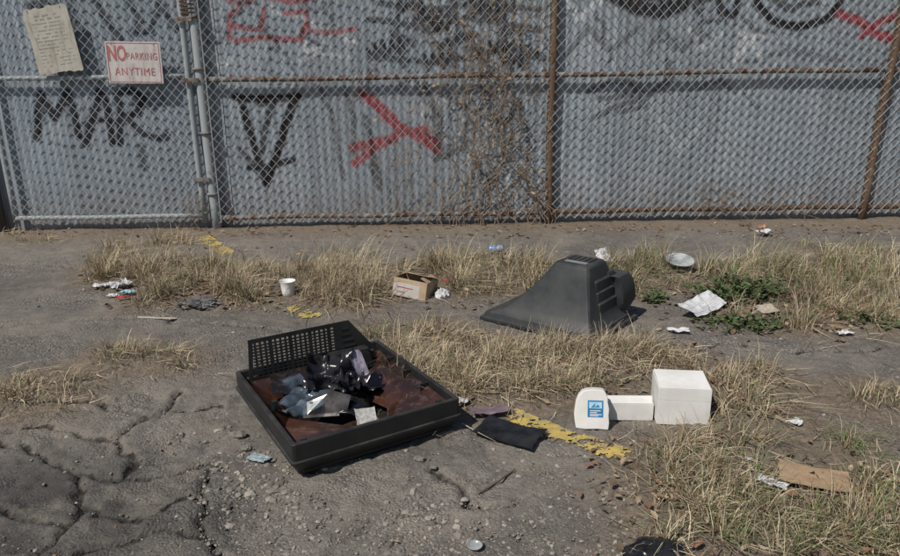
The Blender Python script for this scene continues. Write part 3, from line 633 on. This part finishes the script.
def lump(rx,ry,rz,seed,amp=.35,fq=3.,n=28):
    V=[];F=[]
    for j in range(n+1):
        ph=math.pi*j/n
        for i in range(n*2):
            th=2*math.pi*i/(n*2); x,y,z=math.sin(ph)*math.cos(th),math.sin(ph)*math.sin(th),math.cos(ph)
            q=1+amp*(float(fbm(x*fq+seed+z*fq*1.3,y*fq+z*fq*.8+5,seed,3))-.5)*2
            q-=amp*.5*abs(float(vn(x*fq*1.6+z*4,y*fq*1.6-z*3,seed+4))-.5)
            V.append((x*rx*q,y*ry*q,max(z*rz*q,-rz*.35)))
    for j in range(n):
        for i in range(n*2):
            F.append((j*n*2+i,(j+1)*n*2+i,(j+1)*n*2+(i+1)%(n*2),j*n*2+(i+1)%(n*2)))
    return V,F
m_white=simple('white_card',(.74,.73,.70),(.62,.60,.56),7,.75,.15); m_paper=simple('crumpled_paper',(.62,.62,.62),(.46,.46,.47),18,.8,.3)
m_card=simple('brown_cardboard',(.38,.265,.165),(.30,.205,.125),14,.85,.15); m_tan=simple('light_tan_cardboard',(.44,.33,.225),(.35,.255,.165),14,.85,.15)
m_bag=simple('black_bag',(.008,.008,.010),(.025,.025,.028),14,.22,.3); m_gbag=simple('grey_bag',(.07,.07,.075),(.16,.155,.15),14,.45,.3)
m_blue=simple('blue_print',(.02,.16,.38),(.03,.24,.46),20,.5,.05); m_red=simple('red_print',(.38,.05,.05),(.3,.05,.05),20,.6,.05)
m_purple=simple('purple_plastic',(.12,.085,.11),(.22,.165,.18),10,.35,.1); m_foil=simple('silver_foil',(.36,.33,.40),(.22,.20,.26),9,.3,.1,.2)
t=NT('bluish_film'); t.b.inputs['Specular IOR Level'].default_value=.7; t.b.inputs['Alpha'].default_value=.6; m_bluep=t.fin(t.mix(t.ramp(t.noise(9),.4,.62),(.06,.085,.115),(.20,.25,.29)),.2)
m_clear=simple('clear_plastic',(.22,.235,.23),(.46,.48,.47),9,.15,.1); m_clear.node_tree.nodes['Principled BSDF'].inputs['Specular IOR Level'].default_value=.8
m_foam=simple('white_foam',(.76,.75,.72),(.66,.65,.62),14,.7,.1); m_beige=simple('beige_card',(.42,.37,.30),(.35,.30,.23),14,.8,.1)
t=NT('printed_newspaper'); ln=t.n('ShaderNodeTexWave'); ln.wave_type='BANDS'; ln.bands_direction='Y'; ln.inputs['Scale'].default_value=22; ln.inputs['Distortion'].default_value=.6; t.l(t.oc,ln.inputs['Vector'])
m_news=t.fin(t.mix(t.math('MULTIPLY',t.math('MULTIPLY',t.ramp(ln.outputs['Fac'],.5,.7),t.ramp(t.noise(60,3),.42,.55)),.55),(.62,.62,.62),(.25,.25,.27)),.8)
# litter lying inside the frame
V,F=sheet(.20,.20,18,18,.085,3.2,3,.04); put('plastic_bag',V,F,m_bag,0,0,'shiny black plastic bag crumpled inside the television frame','plastic bag',loc=tvp(.37,.53,.13),rx=.5,smooth=True)
V,F=sheet(.16,.14,16,14,.06,3,13,.03); put('bag_fragment',V,F,m_bag,0,0,'torn black bag fragment in front of the larger bag in the television frame','plastic bag',loc=tvp(.42,.42,.11),rz=1,smooth=True)
V,F=sheet(.055,.15,8,14,.015,3,5,.02); put('foil_wrapper',V,F,m_foil,0,0,'purplish silver wrapper standing up in the television frame beside the black bag','wrapper',loc=tvp(.49,.47,.20),rx=math.radians(68),rz=.35,ry=-.3,smooth=True)
V,F=sheet(.085,.14,8,14,.003,3,7,.003); put('paper_label',V,F,simple('printed_slip',(.46,.45,.41),(.24,.24,.23),60,.7,.1),0,0,'pale printed paper slip lying across the front of the television frame','paper',loc=tvp(.36,.12,.116),rz=rz-.30,rx=math.radians(18))
V,F=curl(.17,.05,3.6,seed=3); put('clear_bottle_half',V,F,m_bluep,0,0,'split bluish clear plastic bottle half at the left inside the television frame','bottle',loc=tvp(.16,.45,.12),rz=rz+.8,rx=.3,smooth=True)
V,F=curl(.13,.045,3.0,seed=6); put('clear_bottle_half',V,F,m_bluep,0,0,'second curved clear plastic piece in the middle of the television frame','bottle',loc=tvp(.27,.45,.12),rz=rz+2.1,rx=-.4,smooth=True)
V,F=curl(.10,.035,2.6,seed=9); put('clear_bottle_half',V,F,m_bluep,0,0,'smallest curved clear plastic shard standing behind the other two in the frame','bottle',loc=tvp(.20,.56,.15),rz=rz+.2,rx=1.0,smooth=True)
V,F=sheet(.20,.10,16,8,.035,2.2,12,.02); put('plastic_wrap',V,F,m_bluep,0,0,'bluish plastic film draped over the broken panels in the television frame','plastic film',loc=tvp(.18,.35,.11),rz=rz+.5,smooth=True)
V,F=sheet(.05,.05,6,6,.012,4,15); put('paper_scrap',V,F,m_paper,463,408,'small white scrap at the right corner of the television frame','paper scrap',dz=.02)
# ---------------------------------------------------------------- television rear casing
Fq=Vector(G(592,347)); 
uq=Vector((-.78,.62)).normalized(); rzq=math.atan2(uq.y,uq.x)
cs=empty('television_rear_casing',(Fq.x,Fq.y,gz(Fq.x,Fq.y)+.004),rzq)
tag(cs,'charcoal plastic television back casing standing on its rim in the dry grass','television casing')
def rc(x0,x1,y0,y1,z,r=.03): return rrect(x0,x1,-y1,-y0,z,r,3)
def lerp(a,b,f): return a+(b-a)*f
L_=[rc(-.01,.775,-.01,.59,0,.006),rc(-.01,.775,-.01,.59,.016,.006),rc(.006,.758,.006,.574,.022,.012),rc(.012,.750,.012,.568,.045,.014)]
for f in (0,.08,.18,.30,.44,.60,.78,1):
    z=.045+.330*f; e=f**.64
    L_.append(rc(lerp(.022,.115,e),lerp(.735,.365,e),lerp(.022,.150,e),lerp(.558,.400,e),z,lerp(.018,.035,f)))
L_+= [rc(.119,.358,.156,.394,.388,.035),rc(.130,.345,.168,.382,.398,.032),rc(.146,.328,.184,.366,.402,.028)]
m=MB(); m.loft(L_,False,True); sharp(m.build('shell',m_blk2,cs),19)
# stepped ridges down the right-hand face
for k,(zb,dx) in enumerate(((.30,.0),(.235,.012),(.17,.028))):
    m=MB(); f=(zb-.045)/.33; e=f**.64; xa=lerp(.022,.115,e)
    m.loft([rc(xa-.016,xa+.10,.20,.40+dx,zb-.055,.008),rc(xa-.012,xa+.10,.20,.40+dx,zb,.008),rc(xa+.0,xa+.09,.21,.39+dx,zb+.010,.008)],True,True); sharp(m.build('stepped_ridge',m_blk2,cs),25)
m=MB(); m.loft([rc(.03,.28,.44,.590,.08,.02),rc(.015,.305,.42,.620,.125,.026),rc(.022,.30,.42,.618,.20,.030),rc(.035,.285,.42,.604,.255,.030),rc(.05,.27,.40,.580,.288,.030),rc(.07,.25,.38,.555,.298,.028)],True,True); sharp(m.build('side_housing',m_blk2,cs),30)
m=MB(); m.loft([rc(.08,.25,.37,.50,.15,.02),rc(.09,.24,.36,.48,.300,.02),rc(.10,.23,.36,.45,.325,.02)],True,True); sharp(m.build('neck_saddle',m_blk2,cs),30)
for k in range(5):
    x=.165+.034*k; MB().box(x-.007,x+.007,-.345,-.25,.401,.4035).build('vent_slot',m_dk,cs)
m=MB(); m.box(.16,.30,-.232,-.20,.401,.4045); m.build('label_plate',simple('label_grey',(.25,.26,.27),(.18,.19,.2),30,.6,.1),cs)
# ---------------------------------------------------------------- boxes
def open_box(name,w,d,h,px,py,rz_,mat,mat_in,label,cat,th=.004,flaps=(),dz=0):
    x,y=G(px,py); r=empty(name,(x,y,gz2(x,y)+dz),rz_); tag(r,label,cat)
    m=MB(); m.box(0,w,0,d,0,th); m.box(0,w,0,th,th,h); m.box(0,w,d-th,d,th,h); m.box(0,th,th,d-th,th,h); m.box(w-th,w,th,d-th,th,h)
    m.build('box_body',mat,r,bevel=.0015)
    for (side,ln,ang) in flaps:
        m=MB()
        if side=='front': M_=Matrix.Translation((0,0,h))@Matrix.Rotation(ang,4,'X'); m.box(.003,w-.003,0,ln,.0006,th*.8,M_)
        if side=='back': M_=Matrix.Translation((0,d,h))@Matrix.Rotation(ang,4,'X'); m.box(.003,w-.003,-ln,0,.0006,th*.8,M_)
        if side=='right': M_=Matrix.Translation((w,0,h))@Matrix.Rotation(ang,4,'Y'); m.box(-ln,0,.003,d-.003,.0006,th*.8,M_)
        m.build('flap',mat_in or mat,r,bevel=.001)
    return r
bx=open_box('cardboard_box',.25,.20,.125,392,299,math.radians(-22),m_tan,m_tan,'small brown cardboard box with a white and red label in the grass strip','cardboard box',flaps=(('back',.17,math.radians(-13)),('right',.06,math.radians(24)),('front',.05,math.radians(-28))),dz=.014)
bx.rotation_euler=(math.radians(-7),math.radians(6),math.radians(-22))
m=MB(); m.box(.006,.20,-.0012,-.0004,.006,.095); m.build('label',simple('pale_label',(.50,.47,.43),(.42,.39,.35),12,.8,.1),bx)
MB().box(.03,.15,-.0022,-.0014,.062,.068).build('print',m_red,bx); MB().box(.03,.09,-.0022,-.0014,.03,.035).build('print',m_red,bx)
V,F=lump(.05,.05,.05,22,.5,4,14); put('crushed_cup',V,F,m_paper,443,299,'crushed white paper cup right of the brown cardboard box','paper cup')
V,F=sheet(.07,.05,6,5,.02,3,24); put('red_scrap',V,F,m_red,447,290,'small red wrapper leaning on the crushed cup beside the carton','wrapper',dz=.03)
def cupmesh(h,r0,r1,R=None,n=16,dent=0,rim=.003):
    loops=[]
    prof=[(0,r0),(h*.3,r0+(r1-r0)*.3),(h*.6,r0+(r1-r0)*.6),(h*.97,r1),(h,r1+rim),(h*.985,r1-.002),(h*.5,r0+(r1-r0)*.5-.002),(.004,r0-.002)]
    for (z,r) in prof:
        L=[]
        for k in range(n):
            t=2*math.pi*k/n; rr_=r*(1-dent*max(0,math.cos(t))*math.sin(z/h*3))
            v=Vector((rr_*math.cos(t),rr_*math.sin(t),z)); L.append(tuple(R@v if R else v))
        loops.append(L)
    m=MB(); m.loft(loops,True,True); return m
x,y=G(289,298); tag(cupmesh(.115,.040,.054,dent=.06).build('foam_cup',m_foam,loc=(x,y,gz2(x,y)+.002),smooth=True),'white foam cup standing upright at the front of the grass strip','cup')
wb=open_box('white_box',.22,.19,.17,656,427,math.radians(-8),m_white,m_white,'plain white cube-shaped cardboard box standing on the asphalt','box',flaps=(('front',.187,math.radians(1.5)),),dz=.003)
MB().box(.217,.2215,.02,.17,.02,.13).build('side_shade',m_dk,wb)  # near-black slab paints the shade on the box's right side
MB().box(.002,.218,-.0006,.0,.118,.1195).build('crease',m_paper,wb)
x,y=G(574,431); jr=empty('white_carton',(x,y,gz2(x,y)),math.radians(-6)); tag(jr,'white carton with rounded shoulder and blue label standing left of the white cube box','carton')
w_,h_=.145,.175
prof=[(0.008,.004),(.05,0),(.10,.003),(w_,0),(w_+.004,.03),(w_+.001,.062),(w_+.003,.09),(w_-.003,.118),(w_-.004,.14),(w_-.014,.162),(w_-.022,h_-.003),(.085,h_),(.05,h_-.004),(.032,h_-.011),(.016,h_-.030),(.006,h_-.056),(.002,.09),(-.001,.06),(.003,.03)]
m=MB(); m.loft([[(a,.0,c) for a,c in prof],[(a+.003,.055,c) for a,c in prof]],True,True); o=m.build('carton_body',m_white,jr,bevel=.004); o.rotation_euler=(math.radians(-14),0,0)
def onj(m,name,mat):
    q=m.build(name,mat,jr); q.rotation_euler=(math.radians(-14),0,0)
onj(MB().box(.056,.122,-.0012,-.0006,.055,.128),'blue_label',m_blue)
m_pb=simple('pale_blue_print',(.35,.55,.68),(.5,.65,.72),40,.6,.0)
onj(MB().box(.062,.116,-.0022,-.0016,.094,.121),'label_picture',m_pb)
for zz,ww in ((.083,.045),(.075,.03),(.067,.05),(.061,.036)): onj(MB().box(.066,.066+ww,-.0022,-.0016,zz-.0018,zz+.0018),'label_print',m_white)
onj(MB().add([(.07,-.0032,.098),(.088,-.0032,.116),(.084,-.0032,.098),(.100,-.0032,.110),(.108,-.0032,.099)],[(0,2,1),(2,4,3)]),'label_mark',m_blue)
tr=open_box('white_tray',.20,.07,.08,607,421,math.radians(-3),m_white,m_white,'low white card tray lying between the carton and the cube box','tray',flaps=(('front',.065,math.radians(6)),))
V,F=sheet(.07,.09,6,8,.012,3,31,.01); put('card_flap',V,F,m_white,655,412,'torn white card flap against the left side of the cube box','card scrap',dz=.03,rx=.9)
# ---------------------------------------------------------------- black plate and purple piece
V,F=sheet(.27,.155,14,8,.010,2,33,.01); o=put('plastic_sheet',V,F,m_bag,509,438,'flat glossy black plastic sheet on the ground right of the television frame','plastic sheet',rz=math.radians(-32),dz=.015,rx=.05); o.modifiers.new('s','SOLIDIFY').thickness=.006
V,F=sheet(.17,.06,12,5,.012,2,35,.008); put('purple_strip',V,F,m_purple,489,418,'dull purple plastic strip behind the flat black sheet','plastic strip',rz=math.radians(2),dz=.02)
# ---------------------------------------------------------------- litter
def scrap(name,px,py,w,h,mat,label,cat,seed,rz=0,amp=.02,rx=0,dz=.008,group=None,n=8):
    V,F=sheet(w,h,n,n,amp,4,seed); return put(name,V,F,mat,px,py,label,cat,rz=rz,rx=rx,dz=dz,group=group)
scrap('paper_scrap',100,290,.10,.08,m_paper,'small white scrap at the left end of the litter by the left grass','paper scrap',41,.3)
scrap('paper_scrap',121,291,.15,.11,m_paper,'largest crumpled white paper in the left litter pile','paper',42,.8,.05,n=12)
scrap('blue_wrapper',128,297,.10,.07,simple('pale_blue',(.25,.42,.52),(.4,.55,.6),10,.5,.1),'pale blue wrapper in the left litter pile','wrapper',43,-.3,.03)
scrap('red_wrapper',124,303,.09,.04,m_red,'thin red wrapper at the front of the left litter pile','wrapper',44,.2,.02)
scrap('paper_scrap',113,299,.06,.05,m_paper,'tiny white scrap in front of the left litter pile','paper scrap',45)
V,F=lump(.14,.07,.05,46,.6,3.5,22); put('plastic_bag',V,F,m_gbag,201,307,'dark grey crumpled plastic bag on the edge of the left grass','plastic bag')
V,F=sheet(.38,.15,20,10,.018,2.5,47,.0,.05); put('newspaper',V,F,m_news,700,313,'creased white newspaper sheet leaning in the weeds right of the black casing','newspaper',rz=math.radians(42),rx=.35,dz=.04)
x,y=G(679,273); o=cupmesh(.035,.055,.105,Matrix.Rotation(math.radians(14),3,'X'),24,.2).build('plastic_bowl',m_clear,loc=(x,y,gz2(x,y)+.06),smooth=True); tag(o,'clear plastic bowl lying in the grass right of the black casing','bowl')
scrap('paper_scrap',602,266,.12,.12,m_paper,'white paper showing behind the top of the black casing','paper',51,.5,.03,rx=.7,dz=.07)
scrap('paper_scrap',764,236,.13,.09,m_paper,'white and orange wrapper on the soil near the right part of the fence','wrapper',52,.2,.04,dz=.02)
scrap('orange_scrap',762,234,.06,.05,simple('orange_print',(.5,.2,.09),(.6,.3,.16),20,.6,.1),'orange scrap on the white wrapper near the fence','wrapper',53,.1,.03,dz=.05)
m=MB(); m.tube([(-.065,0,0),(-.06,0,0),(.05,0,0),(.058,0,0)],[.026,.032,.032,.024],14); x,y=G(496,254); o=m.build('drink_can',simple('can_print',(.10,.22,.50),(.55,.57,.6),22,.35,.05,.3,a=.48,b=.52),loc=(x,y,gz2(x,y)+.05),smooth=True,rotz=.2); tag(o,'blue and silver can lying behind the centre grass','can')
scrap('beige_scrap',765,317,.13,.09,m_beige,'beige paper plate fragment in front of the green weeds','paper plate',54,.3,.012,rx=.25,dz=.04)
scrap('paper_scrap',844,337,.09,.05,m_paper,'small white scrap on bare asphalt at the far right','paper scrap',55,.1)
scrap('paper_scrap',678,333,.12,.05,m_paper,'narrow pale scrap below the creased newspaper','paper scrap',56,-.2)
scrap('paper_scrap',793,429,.06,.04,m_paper,'small folded white scrap right of the cube box','paper scrap',57,.1,.02)
V,F=sheet(.23,.14,10,6,.008,2,58,.008); o=put('cardboard_piece',V,F,m_card,811,492,'flat brown cardboard piece lying in the right foreground','cardboard',rz=math.radians(-24),dz=.025); o.modifiers.new('s','SOLIDIFY').thickness=.004
scrap('paper_scrap',770,498,.10,.05,m_paper,'torn white paper left of the brown cardboard piece','paper scrap',59,-.7,.02,dz=.02)
x,y=G(475,549); tag(cupmesh(.010,.020,.024).build('bottle_lid',m_clear,loc=(x,y,gz(x,y)+.006),smooth=True),'small round pale lid at the bottom edge of the ground','lid')
V,F=lump(.10,.06,.04,61,.25,2,22); put('black_bag_lump',V,F,m_bag,656,560,'black crumpled bag at the bottom edge in the foreground grass','plastic bag',smooth=True)
scrap('plastic_scrap',259,461,.09,.05,simple('greyblue',(.18,.24,.26),(.28,.33,.35),10,.4,.1),'grey-blue plastic shard left of the television frame front corner','plastic shard',62,-.5,.012)
scrap('paper_scrap',745,472,.03,.02,m_paper,'tiny white fleck on the asphalt above the foreground grass','paper scrap',63)
m=MB(); a=G(478,497);b=G(515,472); m.tube([(a[0],a[1],gz(*a)+.010),((a[0]+b[0])/2+.01,(a[1]+b[1])/2,gz(*a)+.014),(b[0],b[1],gz(*b)+.010)],[.003,.0045,.003],6); tag(m.build('stick',simple('stick',(.10,.07,.05),(.16,.11,.08),40,.9,.3)),'thin brown stick on the asphalt below the black sheet','stick')
scrap('paper_strip',157,320,.26,.025,m_beige,'long thin pale strip lying on the asphalt below the grey bag','paper strip',64,-.15,.004)
for i,(px,py,s) in enumerate(((238,437,.035),(246,448,.022),(420,462,.022),(434,470,.016),(320,507,.02))):
    V,F=lump(s,s*.8,s*.5,70+i,.6,2,8); put('asphalt_chunk',V,F,simple('chunk'+str(i),(.13,.12,.105),(.22,.2,.17),60,.9,.6),px,py,['largest asphalt chunk left of the television frame','smaller asphalt chunk just in front of the largest one','asphalt chunk by the front right rim of the television frame','small chunk in front of the rim chunk','lone chunk on gravel in front of the television frame'][i],'rubble')
# ---------------------------------------------------------------- green weeds
def weed(px,py,rad,hh,n,label,seed):
    r=random.Random(seed); x0,y0=G(px,py); z0=gz2(x0,y0); root=empty('green_weed',(x0,y0,z0)); tag(root,label,'weed')
    m=MB(); V=[];F=[];C=[]
    for s_ in range(n):
        a=r.uniform(0,6.28); rr_=rad*math.sqrt(r.random()); tx,ty=rr_*math.cos(a),rr_*math.sin(a)*.6; tz=hh*r.uniform(.3,1)*(1-.5*rr_/rad)
        bx_,by_=tx*.5,ty*.5; P=[(bx_+(tx-bx_)*f*f,by_+(ty-by_)*f*f,tz*f) for f in (0,.33,.66,1)]; m.tube(P,[.003,.0025,.002,.001],4)
        for q in range(9):
            f=r.uniform(.2,1); p=(bx_+(tx-bx_)*f*f,by_+(ty-by_)*f*f,tz*f); s=r.uniform(.012,.028); R=Matrix.Rotation(r.uniform(0,6.28),3,'Z')@Matrix.Rotation(r.uniform(-.9,.5),3,'Y')@Matrix.Rotation(r.normalvariate(0,.4),3,'X'); k=len(V)
            for u in ((0,0,0),(.5,.38,.08),(1.2,.3,.05),(1.7,0,-.1),(1.2,-.3,.05),(.5,-.38,.08),(.8,0,-.03)):
                v=R@Vector(u)*s; V.append((p[0]+v.x,p[1]+v.y,p[2]+v.z))
            F+=[(k,k+1,k+6),(k+1,k+2,k+6),(k+2,k+3,k+6),(k+3,k+4,k+6),(k+4,k+5,k+6),(k+5,k,k+6)]
            g_=np.array((.065,.095,.038))*r.uniform(.6,1.6); C+=[g_]*7
    m.build('stems',simple('weed_stem'+str(seed),(.08,.11,.04),(.12,.12,.05),30,.8,.1),root); obj('leaves',V,F,m_leaf,root,col=np.array(C))
weed(740,300,.42,.22,90,'bushy dark green weed in the middle of the right grass strip',1)
weed(740,328,.30,.10,40,'lower green weed in front of the beige fragment',2)
weed(657,300,.12,.1,16,'small green weed beside the right side of the black casing',3)
weed(462,262,.2,.08,14,'low green sprouts behind the brown cardboard box',4)
weed(870,328,.2,.08,14,'small green sprouts at the far right end of the grass',5)
# ---------------------------------------------------------------- light
sd=Vector((.54,.56,-.98)).normalized()
su=bpy.data.lights.new('sun','SUN'); su.energy=4.1; su.angle=math.radians(.5); su.color=(1,.95,.88)
so_=bpy.data.objects.new('sun',su); COL.objects.link(so_); so_.rotation_euler=sd.to_track_quat('-Z','Y').to_euler(); so_.location=(-3,-3,6)
w=bpy.data.worlds.new('World'); S.world=w; w.use_nodes=True; nt=w.node_tree
sk=nt.nodes.new('ShaderNodeTexSky'); sk.sky_type='NISHITA'; sk.sun_disc=False; sk.sun_elevation=math.asin(-sd.z); sk.sun_rotation=math.atan2(-sd.x,-sd.y)
bg=nt.nodes['Background']; bg.inputs[1].default_value=.065; nt.links.new(sk.outputs[0],bg.inputs[0])
